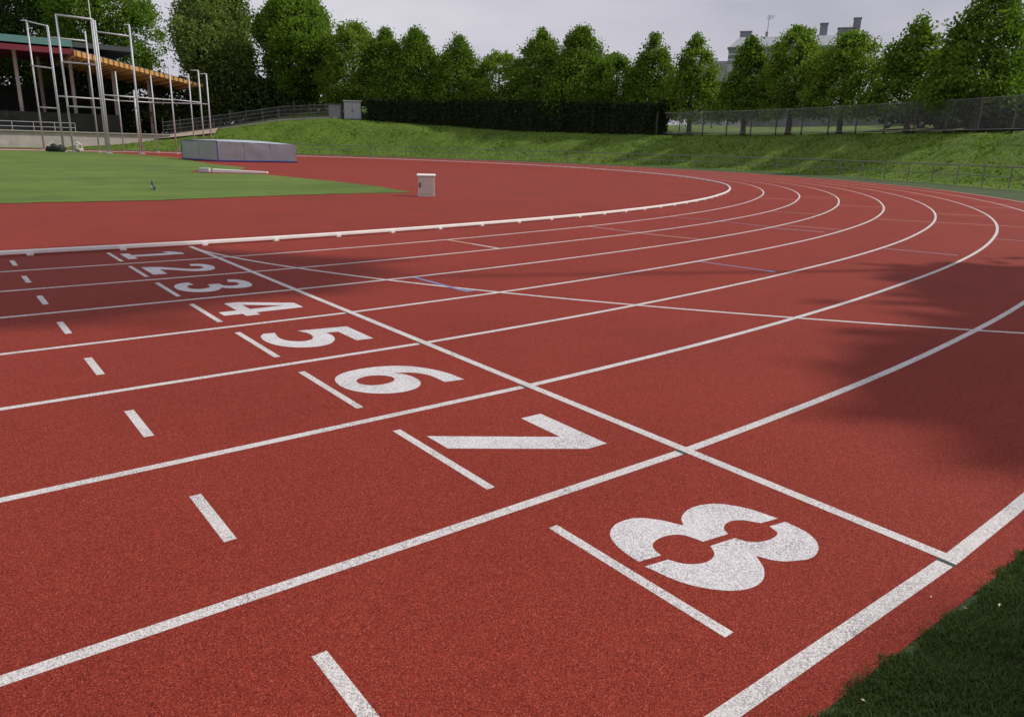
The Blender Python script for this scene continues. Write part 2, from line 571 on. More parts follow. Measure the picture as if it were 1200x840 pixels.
G[6] = [([(.90, -.262), (.74, -.272), (.585, -.322), (.46, -.405), (.385, -.52), (.352, -.66), (.365, -.80), (.43, -.90), (.54, -.945),
          (.67, -.945), (.79, -.895), (.875, -.80), (.908, -.69), (.882, -.585), (.80, -.515), (.69, -.498), (.60, -.52), (.545, -.565),
          (.585, -.475), (.65, -.42), (.74, -.392), (.878, -.389)], (0, 17, 21)),
        ([(.545, -.65), (.62, -.608), (.69, -.64), (.715, -.72), (.69, -.80), (.62, -.838), (.55, -.815), (.515, -.735)], ())]
G[7] = [([(.36, -.945), (.552, -.945), (.935, -.388), (.938, -.262), (.425, -.262), (.421, -.395), (.742, -.397)], 'all')]
G[8] = [([(.671, -.251), (.55, -.277), (.45, -.345), (.412, -.45), (.435, -.55), (.489, -.609), (.40, -.655), (.340, -.72), (.330, -.81),
          (.372, -.89), (.46, -.935), (.573, -.949), (.590, -.85), (.535, -.832), (.507, -.785), (.508, -.72), (.540, -.668), (.615, -.645),
          (.634, -.520), (.600, -.500), (.579, -.464), (.577, -.42), (.60, -.378), (.655, -.340)], (0, 5, 11, 12, 17, 18, 23)),
        ([(.704, -.249), (.81, -.260), (.885, -.315), (.918, -.41), (.885, -.50), (.845, -.545), (.791, -.568), (.862, -.623), (.905, -.70),
          (.900, -.785), (.85, -.86), (.75, -.925), (.607, -.953), (.624, -.851), (.67, -.830), (.703, -.79), (.715, -.74), (.698, -.685),
          (.650, -.648), (.668, -.523), (.710, -.508), (.742, -.465), (.752, -.407), (.738, -.355), (.690, -.335)],
         (0, 6, 12, 13, 18, 19, 24))]
WORDS = ['one', 'two', 'three', 'four', 'five', 'six', 'seven', 'eight']
for k in range(1, 9):
    cu = bpy.data.curves.new('numeral', 'CURVE')
    cu.dimensions = '2D'
    cu.fill_mode = 'FRONT'
    for pts, cn in G[k]:
        cn = tuple(range(len(pts))) if cn == 'all' else cn
        pp = smooth(pts, cn)
        sp = cu.splines.new('POLY')
        sp.points.add(len(pp) - 1)
        for q, (X, Y) in zip(sp.points, pp):
            q.co = (Y, -X - 1.22 * (k - 1), 0, 1)
        sp.use_cyclic_u = True
    tmp = bpy.data.objects.new('numeral_curve', cu)
    COL.objects.link(tmp)
    dg = bpy.context.evaluated_depsgraph_get()
    dg.update()
    me = bpy.data.meshes.new_from_object(tmp.evaluated_get(dg))
    bpy.data.objects.remove(tmp)
    bpy.data.curves.remove(cu)
    for v in me.vertices:
        v.co.z = 0.0006
    me.materials.clear()
    me.update()
    if len(me.polygons) and sum(p.normal.z for p in me.polygons) < 0:
        me.flip_normals()
    o = link('lane_number', me, M['numwhite'], track)
    o['label'] = 'white numeral %d painted across lane %s' % (k, WORDS[k - 1])

# ---- raised kerb rail on little feet along the inside of lane one
kerb = tag(empty('track_kerb', (0, 0, 0)), 'long white raised kerb rail on small feet along the inner edge of the red track', 'kerb')
kp = stadium(-0.02, -70, -70, 1.0)
kv, kf = [], []
prof = [(-.026, .020), (.026, .020), (.026, .056), (.018, .064), (-.018, .064), (-.026, .056)]
for i, p in enumerate(kp):
    a = Vector(kp[max(i - 1, 0)]); b = Vector(kp[min(i + 1, len(kp) - 1)])
    d = (b - a).normalized(); nn = Vector((-d.y, d.x))
    kv += [(p[0] + nn.x * q[0], p[1] + nn.y * q[0], q[1]) for q in prof]
for i in range(len(kp) - 1):
    for j in range(6):
        kf.append((i * 6 + j, i * 6 + (j + 1) % 6, (i + 1) * 6 + (j + 1) % 6, (i + 1) * 6 + j))
kme = bpy.data.meshes.new('rail'); kme.from_pydata(kv, [], kf); kme.update()
link('rail', kme, M['kerbwhite'], kerb)
footm = MB(); footm.box((0, 0, 0.010), (0.07, 0.10, 0.02)); footm.box((0, -0.038, 0.02), (0.05, 0.018, 0.026))
fme = footm.mesh('foot'); fme.materials.append(M['kerbwhite'])
for i in range(62):
    s = -4.9 + i * 1.02
    o = bpy.data.objects.new('foot', fme); COL.objects.link(o); o.parent = kerb
    if s < 0:
        o.location = (s, 0.0, 0); o.rotation_euler = (0, 0, 0)
    else:
        a = math.degrees(s / 36.5); q = bend(36.48, a)
        o.location = (q[0], q[1], 0); o.rotation_euler = (0, 0, R(a))

# ------------------------------------------------------------------ terrain: grass bank round the bend
HA = [-60, 14, 26, 40, 73, 95, 115, 134, 139, 145, 151, 158, 165, 172, 190]
HV = [0, 0.0, 2.2, 3.0, 3.05, 2.9, 3.15, 4.1, 4.25, 3.8, 2.75, 1.6, 0.7, 0.15, 0.0]
prR = [46.9, 49.4, 50.4, 51.2, 52.2, 53.5, 55, 56.5, 57.8, 58.6, 59.3, 61, 65.2, 70, 79, 100, 140, 200]
prZ = [0, .02, .03, .07, .18, .36, .58, .79, .94, 1.0, 1.0, 1.02, 1.14, 1.36, 1.56, 1.6, 1.6, 0.0]


def bank_h(a, rr):
    return float(np.interp(a, HA, HV)) * float(np.interp(rr, prR, prZ))


def ring_sheet(name, a0, a1, r0, r1, dr, da, mat, dz=0.0, rough=0.0):
    A = np.arange(a0, a1 + 1e-6, da)
    RR = list(np.arange(r0, r1, dr)) + [r1]
    v, f = [], []
    for a in A:
        for rr in RR:
            x, y = bend(rr, a)
            z = bank_h(a, rr) + dz
            if rough:
                k = min(1, max(0, (rr - 49.6) / 2))
                z += rough * k * (mnoise.noise((x * 0.5, y * 0.5, 0)) + 0.6 * mnoise.noise((x * 1.7, y * 1.7, 3)))
            v.append((x, y, z))
    n = len(RR)
    for i in range(len(A) - 1):
        for j in range(n - 1):
            f.append((i * n + j, i * n + j + 1, (i + 1) * n + j + 1, (i + 1) * n + j))
    me = bpy.data.meshes.new(name)
    me.from_pydata(v, [], f); me.update()
    if me.polygons[0].normal.z < 0:
        me.flip_normals()
    return tag(link(name, me, mat, None, True), kind='structure')


ring_sheet('verge', -3, 178, 46.3, 49.8, 0.6, 0.75, M['strip'], -0.006)
ring_sheet('grass_bank', 8, 176, 49.6, 62.0, 0.55, 0.6, M['bank'], 0.0, 0.11)
ring_sheet('upper_ground', 8, 176, 61.6, 200.0, 3.0, 2.0, M['infield'], -0.015)
ring_sheet('dirt_strip', 40, 97, 58.7, 60.6, 0.9, 0.75, M['earth'], 0.17)
ring_sheet('sandy_path', 152, 174, 56.2, 59.3, 0.5, 0.75, M['sand'], 0.20)


# ------------------------------------------------------------------ foliage generator
def leaf_mesh(name, cent, size, rng, up=0.25, elong=1.5):
    n = len(cent)
    nrm = rng.normal(size=(n, 3)); nrm[:, 2] += up
    nrm /= np.linalg.norm(nrm, axis=1)[:, None]
    t = np.cross(nrm, rng.normal(size=(n, 3)))
    t /= np.linalg.norm(t, axis=1)[:, None] + 1e-9
    b = np.cross(nrm, t)
    s = size * rng.uniform(0.6, 1.3, n)[:, None]
    t = t * s * elong * 0.5; b = b * s * 0.5
    fold = nrm * s * 0.12
    v = np.empty((n, 4, 3))
    v[:, 0] = cent - t; v[:, 1] = cent + b * 0.9 + fold; v[:, 2] = cent + t; v[:, 3] = cent - b * 0.9 + fold
    me = np_mesh(name, v.reshape(-1, 3), np.arange(4 * n).reshape(n, 4))
    at = me.attributes.new('leafvar', 'FLOAT', 'FACE')
    at.data.foreach_set('value', rng.uniform(0, 1, n).astype(np.float32))
    return me


def crown_points(rng, H, rad, z0, kind, nclump, per, csize):
    pts = []
    ph = rng.uniform(0, 6.28, 6)
    for i in range(nclump):
        while True:
            h = rng.uniform(0, 1)
            if kind == 'cone':
                pr = (1 - h) ** 0.74 * min(1.0, 0.84 + h * 2.0)
            elif kind == 'egg':
                pr = math.sin(PI * (h * 0.80 + 0.20) ** 0.90) ** 0.60
            else:
                pr = max(0.0, 1 - (2 * h - 1) ** 2) ** 0.5
            if rng.uniform() < pr + 0.12:
                break
        th = rng.uniform(0, 2 * PI)
        lw = 2.4 if kind == 'loose' else 1.0
        lob = 1 + lw * (0.09 * math.sin(2 * th + ph[0] + 3 * h) + 0.08 * math.sin(3 * th + ph[1] - 5 * h) + 0.07 * math.sin(9 * h + ph[2] + th))
        q = (0.42 + 0.58 * rng.uniform() ** 0.5)
        rr = rad * pr * lob * q
        c = np.array([rr * math.cos(th), rr * math.sin(th), z0 + (H - z0) * h])
        cs = csize * rng.uniform(0.6, 1.35) * (0.55 + 0.45 * min(1, pr + .1))
        m = int(per * rng.uniform(0.6, 1.4))
        d = rng.normal(size=(m, 3)) * cs * np.array([0.55, 0.55, 0.42])
        pts.append(c + d)
    # leading tip
    if kind != 'round':
        m = per
        pts.append(np.array([0, 0, H - 0.45]) + np.clip(rng.normal(size=(m, 3)), -1.6, 1.6) * np.array([0.2, 0.2, 0.32]))
    return np.concatenate(pts)


TREE_N = [0]


def tree(name, label, u, vtop, rr, halfpx, kind, mat, clear=1.6, dens=1.0, leaf=0.34, bark='bark', dist=None, csize=None, group=None, hang=0):
    TREE_N[0] += 1
    rng = np.random.default_rng(1000 + TREE_N[0] * 7)
    top = at_r(u, vtop, rr) if dist is None else at_d(u, vtop, dist)
    x, y, zt = top
    a = math.degrees(math.atan2(x, CY - y)); rad0 = math.hypot(x, y - CY)
    zb = bank_h(a, rad0) if 8 < a < 176 else 0.0
    d = math.hypot(x - CAM[0], y - CAM[1])
    depth = d * math.cos(math.atan((u - 600) / FPX))
    rad = halfpx * depth / FPX * math.cos(math.atan((u - 600) / FPX)) * (1.32 if kind == 'cone' else 1.2)
    H = zt - zb
    return make_tree(name, label, (x, y, zb), H, rad, kind, mat, clear, dens, leaf, bark, csize, rng, hang)


def make_tree(name, label, loc, H, rad, kind, mat, clear, dens, leaf, bark, csize, rng, hang=0):
    t = tag(empty(name, loc), label, 'tree', 'trees around the bend')
    vol = rad * rad * (H - clear)
    ncl = int(np.clip(vol * 1.9, 200, 900) * dens)
    per = 92
    cs = csize or 0.15 * rad + 0.22
    pts = crown_points(rng, H, rad, clear, kind, ncl, per, cs)
    if hang:
        n = len(pts)
        pts[:, 2] -= rng.uniform(0, 1, n) ** 2 * hang
    link('crown', leaf_mesh('crown', pts, leaf, rng, 0.35, 1.35), mat, t)
    mb = MB()
    tr = 0.024 * H + 0.04 if clear < 10 else 0.075
    lean = rng.normal(size=2) * 0.12
    tz = [-0.3, 0.25, clear, clear + (H - clear) * .3, clear + (H - clear) * .62, H * 0.93]
    tp = [(lean[0] * z / H * 3 * (i % 2), lean[1] * z / H * 2, z) for i, z in enumerate(tz)]
    mb.tube(tp, [tr * 1.5, tr * 1.05, tr * .9, tr * .65, tr * .35, tr * .08], 9)
    for i in range(9):
        h = clear * .9 + (H - clear) * (0.05 + 0.6 * i / 9)
        th = rng.uniform(0, 6.28); L = rad * (0.75 - 0.45 * i / 9) * rng.uniform(.8, 1.1)
        p0 = Vector((0, 0, h)); p2 = Vector((L * math.cos(th), L * math.sin(th), h + L * 0.55)); p1 = (p0 + p2) / 2 + Vector((0, 0, -0.06 * L))
        mb.tube([p0, p1, p2], [tr * .42, tr * .28, tr * .07], 6)
    mb.build('trunk', M[bark], t, True)
    return t


TR = [
    ('deciduous_tree', 'huge dark green tree filling the top right corner behind the mesh fence', 1172, -26, 62.8, 62, 'cone', 'lime', 1.8),
    ('deciduous_tree', 'pointed cone shaped tree standing alone right of the apartment block', 1083, 22, 63, 45, 'cone', 'lime', 1.5),
    ('deciduous_tree', 'broad rounded tree hiding the right end of the apartment block', 999, 40, 63, 41, 'egg', 'limebright', 1.5),
    ('deciduous_tree', 'bushy tree hiding the middle of the apartment block', 938, 32, 63.4, 32, 'egg', 'limebright', 1.7),
    ('deciduous_tree', 'narrow tree in front of the left end of the apartment block', 882, 45, 63, 28, 'cone', 'lime', 1.6),
    ('deciduous_tree', 'round topped tree just left of the apartment block', 817, 42, 64, 30, 'cone', 'limebright', 1.6),
    ('deciduous_tree', 'slim tree rising above the right end of the dark hedge', 769, 41, 65.2, 30, 'cone', 'lime', 1.6),
    ('deciduous_tree', 'low tree in the dip of the treeline behind the hedge', 724, 66, 65, 28, 'egg', 'lime', 1.6),
    ('deciduous_tree', 'tall pointed tree, right one of the close pair behind the middle of the hedge', 682, 34, 65.2, 39, 'cone', 'lime', 1.6),
    ('deciduous_tree', 'tall pointed tree, left one of the close pair behind the middle of the hedge', 635, 37, 65.2, 35, 'cone', 'lime', 1.6),
    ('deciduous_tree', 'small pale green tree between the domed tree and the close pair', 585, 62, 65.2, 28, 'egg', 'limebright', 1.6),
    ('deciduous_tree', 'evenly domed tree behind the left half of the hedge', 538, 45, 65.2, 32, 'cone', 'lime', 1.6),
    ('deciduous_tree', 'steep pointed tree above the left part of the hedge', 487, 35, 65.2, 32, 'cone', 'lime', 1.6),
    ('deciduous_tree', 'dark narrow tree just right of the grey kiosk', 452, 36, 65.2, 31, 'cone', 'lime', 1.6),
    ('deciduous_tree', 'bright rounded tree behind the grey kiosk', 412, 27, 66, 32, 'egg', 'limebright', 1.6),
    ('deciduous_tree', 'big ragged tree with sky gaps in its crown left of the kiosk', 347, -6, 71, 37, 'loose', 'lime', 2.0),
    ('willow_tree', 'tall feathery grey green tree between the cage and the ragged tree', 245, -24, 74, 36, 'loose', 'willow', 3.0),
    ('deciduous_tree', 'large tree with loose crown rising behind the throwing cage', 92, -75, 86, 52, 'loose', 'lime', 3.0),
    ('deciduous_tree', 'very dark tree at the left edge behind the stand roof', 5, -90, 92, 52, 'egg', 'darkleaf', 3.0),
]
for i, (nm, lab, u, vt, rr, hp, kind, mt, cl) in enumerate(TR):
    big = rr > 69.5
    tree(nm, lab, u, vt, rr, hp, kind, M[mt], cl, 1.0 if not big else 0.9, 0.195 if not big else 0.29, 'bark', None, None, None, 2.2 if nm == 'willow_tree' else 0)

# understorey shrubs behind the fences
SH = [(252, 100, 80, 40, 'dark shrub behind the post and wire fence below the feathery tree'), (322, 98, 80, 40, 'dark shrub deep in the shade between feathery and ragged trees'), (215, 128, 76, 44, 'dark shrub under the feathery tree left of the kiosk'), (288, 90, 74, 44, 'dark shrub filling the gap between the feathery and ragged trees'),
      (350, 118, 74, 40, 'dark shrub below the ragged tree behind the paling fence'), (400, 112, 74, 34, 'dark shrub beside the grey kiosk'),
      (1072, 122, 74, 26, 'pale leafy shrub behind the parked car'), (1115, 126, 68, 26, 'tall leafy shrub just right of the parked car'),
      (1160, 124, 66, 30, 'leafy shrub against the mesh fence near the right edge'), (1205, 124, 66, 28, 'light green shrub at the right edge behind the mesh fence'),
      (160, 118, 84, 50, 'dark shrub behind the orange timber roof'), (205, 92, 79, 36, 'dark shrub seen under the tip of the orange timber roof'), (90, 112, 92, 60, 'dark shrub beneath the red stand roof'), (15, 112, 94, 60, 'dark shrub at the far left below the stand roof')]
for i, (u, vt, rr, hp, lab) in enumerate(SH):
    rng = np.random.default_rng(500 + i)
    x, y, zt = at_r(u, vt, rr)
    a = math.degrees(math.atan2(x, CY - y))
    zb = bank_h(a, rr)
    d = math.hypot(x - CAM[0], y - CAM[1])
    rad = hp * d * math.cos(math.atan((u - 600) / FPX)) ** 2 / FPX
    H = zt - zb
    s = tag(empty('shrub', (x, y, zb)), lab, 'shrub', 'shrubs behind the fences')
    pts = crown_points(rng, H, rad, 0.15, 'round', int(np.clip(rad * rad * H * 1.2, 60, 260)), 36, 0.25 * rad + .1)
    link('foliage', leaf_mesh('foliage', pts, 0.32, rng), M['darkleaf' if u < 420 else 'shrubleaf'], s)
    mb = MB()
    for k in range(5):
        th = k * 1.3; mb.tube([(0, 0, -.1), (.2 * math.cos(th) * rad, .2 * math.sin(th) * rad, H * .35), (.5 * math.cos(th) * rad, .5 * math.sin(th) * rad, H * .7)], [.06, .045, .015], 5)
    mb.build('stem', M['bark'], s)

# trees standing out of frame to the right of the camera: they throw the shade over the track
rng = np.random.default_rng(77)
OFF = [((16.4, -20.6, 0), 17.8, 4.4, 'egg', 2.6, 1.0), ((16.2, -16.4, 0), 13.9, 4.1, 'egg', 2.2, 1.0), ((17.0, -13.4, 0), 11.4, 2.8, 'egg', 1.8, 1.0),
       ((16.3, -10.5, 0), 19.2, 1.6, 'round', 16.4, 0.5)]
OFFL = ['tallest broad tree beside the track outside the right of the frame', 'broad tree of middle height beside the track outside the right of the frame',
        'shorter tree beside the track outside the right of the frame', 'bare stemmed pine with a small high crown outside the right of the frame']
for (loc, H, rad, kind, cl, de), lab in zip(OFF, OFFL):
    make_tree('pine_tree' if cl > 10 else 'deciduous_tree', lab, loc, H, rad, kind, M['lime'], cl, de, 0.40, 'bark', None, rng)

# ---- clipped hedge
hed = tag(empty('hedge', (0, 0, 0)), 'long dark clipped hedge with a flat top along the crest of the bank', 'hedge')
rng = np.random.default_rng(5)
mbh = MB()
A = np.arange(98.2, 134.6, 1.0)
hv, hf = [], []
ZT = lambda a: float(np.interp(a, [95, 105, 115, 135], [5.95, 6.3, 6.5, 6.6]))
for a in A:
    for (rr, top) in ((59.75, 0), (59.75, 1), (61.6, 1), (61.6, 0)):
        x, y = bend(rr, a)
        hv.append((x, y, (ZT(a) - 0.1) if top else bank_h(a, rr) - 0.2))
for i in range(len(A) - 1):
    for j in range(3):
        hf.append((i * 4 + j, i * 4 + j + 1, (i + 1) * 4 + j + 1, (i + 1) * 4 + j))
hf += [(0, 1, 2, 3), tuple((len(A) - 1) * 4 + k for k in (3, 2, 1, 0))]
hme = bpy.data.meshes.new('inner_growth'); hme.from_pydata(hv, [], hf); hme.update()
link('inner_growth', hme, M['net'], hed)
n = 30000
aa = rng.uniform(98.0, 134.4, n); side = rng.uniform(0, 1, n)
P = []
for a, s in zip(aa, side):
    zt = ZT(a)
    zt += 0.06 * math.sin(a * 9) + 0.05 * math.sin(a * 23.7)
    if s < 0.66:
        rr = 59.7 + rng.normal() * 0.09 + 0.08 * math.sin(a * 7.3); zb = bank_h(a, rr); z = rng.uniform(zb, zt)
    elif s < 0.97:
        rr = rng.uniform(59.7, 61.7); z = zt + rng.normal() * 0.07
    else:
        a = 98.1 + rng.normal() * 0.05; rr = rng.uniform(59.7, 61.7); z = rng.uniform(bank_h(a, rr), zt)
    x, y = bend(rr, a)
    P.append((x, y, z))
link('foliage', leaf_mesh('foliage', np.array(P), 0.20, rng, 0.1, 1.3), M['yewleaf'], hed)

# ---- rough grass on the bank
rng = np.random.default_rng(9)
n = 26000
aa = rng.uniform(28, 168, n); rr = 50.0 + 8.9 * rng.uniform(0, 1, n) ** 0.9
P = np.array([(*bend(q, a), 0) for q, a in zip(rr, aa)])
zz = np.array([bank_h(a, q) for q, a in zip(rr, aa)])
hgt = rng.uniform(0.03, 0.11, n) * (1 + .9 * (rng.uniform(0, 1, n) > .96))
th = rng.uniform(0, 6.28, n); w = rng.uniform(0.04, 0.10, n)
dx = np.stack([np.cos(th), np.sin(th), np.zeros(n)], 1) * w[:, None]
lean = np.stack([rng.normal(size=n) * .08, rng.normal(size=n) * .08, np.zeros(n)], 1)
base = np.stack([P[:, 0], P[:, 1], zz - 0.06], 1)
V = np.empty((n, 4, 3)); V[:, 0] = base - dx; V[:, 1] = base + dx
up = np.stack([np.zeros(n), np.zeros(n), hgt + .06], 1)
V[:, 2] = base + dx * .35 + up + lean; V[:, 3] = base - dx * .35 + up + lean
me = np_mesh('bank_grass', V.reshape(-1, 3), np.arange(4 * n).reshape(n, 4))
at = me.attributes.new('leafvar', 'FLOAT', 'FACE'); at.data.foreach_set('value', rng.uniform(0, 1, n).astype(np.float32))
tag(link('bank_grass', me, M['tuft']), 'rough uncut grass covering the slope of the bank', 'grass', kind='stuff')

# ---- near grass blades at the lower right
rng = np.random.default_rng(11)


def blades(name, n, xr, yr, hmin, hmax, lab, wmul=1.0):
    x = rng.uniform(*xr, n)
    edge = -9.915 + 0.008 * np.sin(x * 5.1) + 0.008 * np.sin(x * 13.7 + 1) + 0.010 * np.sin(x * 31)
    y = edge - np.abs(yr) * rng.uniform(0, 1, n) + rng.normal(size=n) * 0.009
    # the outer edge follows the bend past the finish line
    for i in np.where(x > 0)[0]:
        y[i] -= 0
    aang = np.degrees(np.arcsin(np.clip(x / 46.4, -1, 1)))
    y = np.where(x > 0, y + (46.41 - np.sqrt(46.41 ** 2 - np.clip(x, 0, 40) ** 2)) - np.interp(aang, DA, DV), y)
    h = rng.uniform(hmin, hmax, n) * (0.7 + 0.5 * np.sin(x * 9 + y * 7) ** 2)
    th = rng.uniform(0, 6.28, n); w = rng.uniform(0.0012, 0.0026, n) * wmul
    d = np.stack([np.cos(th), np.sin(th), np.zeros(n)], 1) * w[:, None]
    th2 = rng.uniform(0, 6.28, n); ln = h * rng.uniform(0.3, 1.2, n)
    l = np.stack([np.cos(th2) * ln, np.sin(th2) * ln, np.zeros(n)], 1)
    b = np.stack([x, y, np.full(n, -0.022)], 1)
    m = b + l * 0.3 + np.stack([np.zeros(n), np.zeros(n), h * .62 + .02], 1)
    t = b + l + np.stack([np.zeros(n), np.zeros(n), h + .02], 1)
    V = np.empty((n, 6, 3)); V[:, 0] = b - d; V[:, 1] = b + d; V[:, 2] = m - d * .85; V[:, 3] = m + d * .85; V[:, 4] = t - d * .15; V[:, 5] = t + d * .15
    base = np.arange(n)[:, None] * 6
    Q = np.concatenate([base + np.array([[0, 1, 3, 2]]), base + np.array([[2, 3, 5, 4]])])
    me = np_mesh(name, V.reshape(-1, 3), Q)
    at = me.attributes.new('leafvar', 'FLOAT', 'FACE')
    r1 = rng.uniform(0, 1, n) ** 1.3
    at.data.foreach_set('value', np.concatenate([r1, r1]).astype(np.float32))
    return tag(link(name, me, M['blade']), lab, 'grass', kind='stuff')


blades('verge_grass', 210000, (-2.4, 2.0), 1.25, 0.012, 0.028, 'short dark green grass at the outer edge of the track in the near corner')

# fallen petals
pm = MB()
pm.quad_faces([(-.011, 0, .002), (0, -.005, .004), (.012, 0, .003), (0, .005, .006)], [(0, 1, 2, 3)])
pme = pm.mesh('petal'); pme.materials.append(simple('dry_petal', (0.62, 0.52, 0.40), 0.7))
for x, y, rz in ((0.0, 0.0, 0), ):
    pass
PET = [(1091, 699), (1130, 718), (1170, 714), (1010, 826)]
for i, (u, v) in enumerate(PET):
    q = ray(u, v); t = (0.004 - CAM[2]) / q[2]; p = CAM + q * t
    o = bpy.data.objects.new('petal', pme); COL.objects.link(o)
    inset = 0.02 if p[1] < -9.9 else 0.003
    o.location = (p[0], p[1], inset); o.rotation_euler = (0.1, 0.2, i * 1.7); o.scale = (0.55 + .15 * (i % 3),) * 3
    tag(o, 'tiny dry pale petal lying on the red track or its grass edge', 'petal', 'fallen petals')

# ------------------------------------------------------------------ cabinet on the D
cab = tag(empty('electrical_cabinet', (8.5, 7.85, 0), 0.0), 'small cream utility cabinet with a black latch standing at the tip of the infield grass', 'cabinet')
cab.rotation_euler = (0, 0, R(-31))
W, D, Hc = 0.46, 0.36, 0.60
b = MB(); b.box((0, 0, 0.30), (W, D, 0.50)); b.build('body', M['cab'], cab, bevel=0.008)
b = MB(); b.box((0, 0, 0.025), (W + .02, D + .02, 0.05)); b.build('plinth', M['cab'], cab, bevel=0.004)
b = MB(); b.prism([(-W / 2 - .03, -D / 2 - .035), (W / 2 + .03, -D / 2 - .035), (W / 2 + .03, D / 2 + .03), (-W / 2 - .03, D / 2 + .03)], 0.55, [0.585, 0.585, 0.61, 0.61])
b.build('lid', M['cablid'], cab, bevel=0.006)
dr = MB(); dr.box((0.01, -D / 2 - .008, 0.305), (W - .05, .016, 0.44))
for k in range(7):
    dr.box((-.12 + .05 * k, -D / 2 - .020, 0.32), (.012, .008, 0.36))
door = dr.build('door', M['cab'], cab)
h = MB(); h.box((-.185, -D / 2 - .032, 0.32), (.035, .028, 0.13)); h.build('handle', M['dark'], door, bevel=0.006)

# ------------------------------------------------------------------ landing mat
mt = tag(empty('landing_mat', (0, 0, 0)), 'large grey covered jump landing mat with blue piping on the red infield', 'landing mat')
F_, R_, L_, B_ = np.array([12.89, 41.1]), np.array([17.75, 39.9]), np.array([12.2, 46.9]), np.array([18.7, 45.6])
Pm = [F_, R_, B_, L_]
zt = [1.30, 1.16, 1.16, 1.30]


def quadgrid(p00, p10, p11, p01, nx, ny, dome=0.0, ripple=0.0, seed=0):
    v, f = [], []
    for j in range(ny + 1):
        for i in range(nx + 1):
            s, t = i / nx, j / ny
            p = (1 - s) * (1 - t) * np.array(p00) + s * (1 - t) * np.array(p10) + s * t * np.array(p11) + (1 - s) * t * np.array(p01)
            z = p[2] + dome * (4 * s * (1 - s)) ** .7 * (4 * t * (1 - t)) ** .7 if dome else p[2]
            v.append((p[0] + ripple * mnoise.noise((p[0] * 1.3, p[1] * 1.3, p[2] * 2 + seed)), p[1] + ripple * mnoise.noise((p[0] * 1.3 + 9, p[1] * 1.3, p[2] * 2)), z))
    for j in range(ny):
        for i in range(nx):
            k = j * (nx + 1) + i
            f.append((k, k + 1, k + nx + 2, k + nx + 1))
    return v, f


def P3(p, z): return (p[0], p[1], z)


sd = MB()
for i, (a, bq) in enumerate(((0, 1), (1, 2), (2, 3), (3, 0))):
    v, f = quadgrid(P3(Pm[a], .07), P3(Pm[bq], .07), P3(Pm[bq], zt[bq]), P3(Pm[a], zt[a]), 14, 5, 0, 0.05, i)
    sd.quad_faces(v, f, 1 if i == 3 else 0)
sd.build('side_cover', [M['matgrey'], M['matside']], mt, True)
tp = MB(); v, f = quadgrid(P3(F_, zt[0]), P3(R_, zt[1]), P3(B_, zt[2]), P3(L_, zt[3]), 16, 10, 0.16)
tp.quad_faces(v, f); tp.build('top_cover', M['mattop'], mt, True)
pp = MB()
pp.tube([P3(p, .06) for p in (L_, F_, R_, B_)], .055, 6)
pp.tube([P3(F_, .06), P3(F_, zt[0])], .035, 6)
pp.tube([P3(L_, .06), P3(L_, zt[3])], .035, 6)
pp.tube([P3(L_, zt[3]), P3(F_, zt[0])], .03, 6)
pp.build('piping', M['matblue'], mt)
for t in (.5, .34, .67):
    sm = MB()
    if t == .5:
        p = L_ * t + F_ * (1 - t); sm.tube([P3(p, .1), P3(p, 1.28)], .03, 5)
    else:
        p = F_ * (1 - t) + R_ * t; sm.tube([P3(p, .1), P3(p, zt[0] * (1 - t) + zt[1] * t - .02)], .012, 5)
    sm.build('seam', M['matside'], mt)

# white beam lying in the grass
bm_ = tag(empty('white_beam', (0, 0, 0)), 'long white low beam lying on the grass in front of the landing mat', 'beam')
p0 = np.array([7.35, 23.6]); p1 = np.array([9.35, 22.5])
d_ = (p1 - p0) / np.linalg.norm(p1 - p0); ang = math.atan2(d_[1], d_[0])
q = MB(); n_ = np.array([-d_[1], d_[0]])
q.prism([p0 - n_ * .16, p1 - n_ * .10, p1 + n_ * .10, p0 + n_ * .16], 0.012, [.17, .09, .09, .17]); q.build('body', M['kerbwhite'], bm_, bevel=0.02)
q = MB(); e = p0 - d_ * .34; q.box((e[0], e[1], .11), (.42, .36, .18), ang); q.build('end_block', M['steel'], bm_, bevel=0.02)

# ------------------------------------------------------------------ magpie
bird_me = bpy.data.meshes.new('magpie')
bv = [(0, 0, .125), (.045, 0, .150), (.082, 0, .185), (.112, 0, .205), (.150, 0, .200), (-.05, 0, .110), (-.12, 0, .095), (-.24, 0, .075),
      (0.0, .022, .075), (.004, .024, .012), (0.0, -.022, .075), (.004, -.024, .012), (.03, .026, .005), (.03, -.026, .005)]
be = [(0, 1), (1, 2), (2, 3), (3, 4), (0, 5), (5, 6), (6, 7), (0, 8), (8, 9), (0, 10), (10, 11), (9, 12), (11, 13)]
br = [(.050, .05), (.046, .046), (.030, .030), (.028, .027), (.005, .005), (.042, .038), (.020, .014), (.016, .006), (.012, .012), (.004, .004), (.012, .012), (.004, .004), (.004, .003), (.004, .003)]
bird_me.from_pydata(bv, be, [])
bo = bpy.data.objects.new('magpie', bird_me); COL.objects.link(bo)
sk = bo.modifiers.new('skin', 'SKIN')
for i, s in enumerate(bird_me.skin_vertices[0].data):
    s.radius = br[i]; s.use_root = (i == 0)
bo.modifiers.new('sub', 'SUBSURF').levels = 2
dg = bpy.context.evaluated_depsgraph_get(); dg.update()
me2 = bpy.data.meshes.new_from_object(bo.evaluated_get(dg)); me2.name = 'magpie'
bpy.data.objects.remove(bo)
me2.materials.clear()
bird = link('magpie', me2, [simple('black_feather', (0.012, 0.013, 0.018), 0.4), simple('white_feather', (0.75, 0.74, 0.70), 0.7)], None, True)
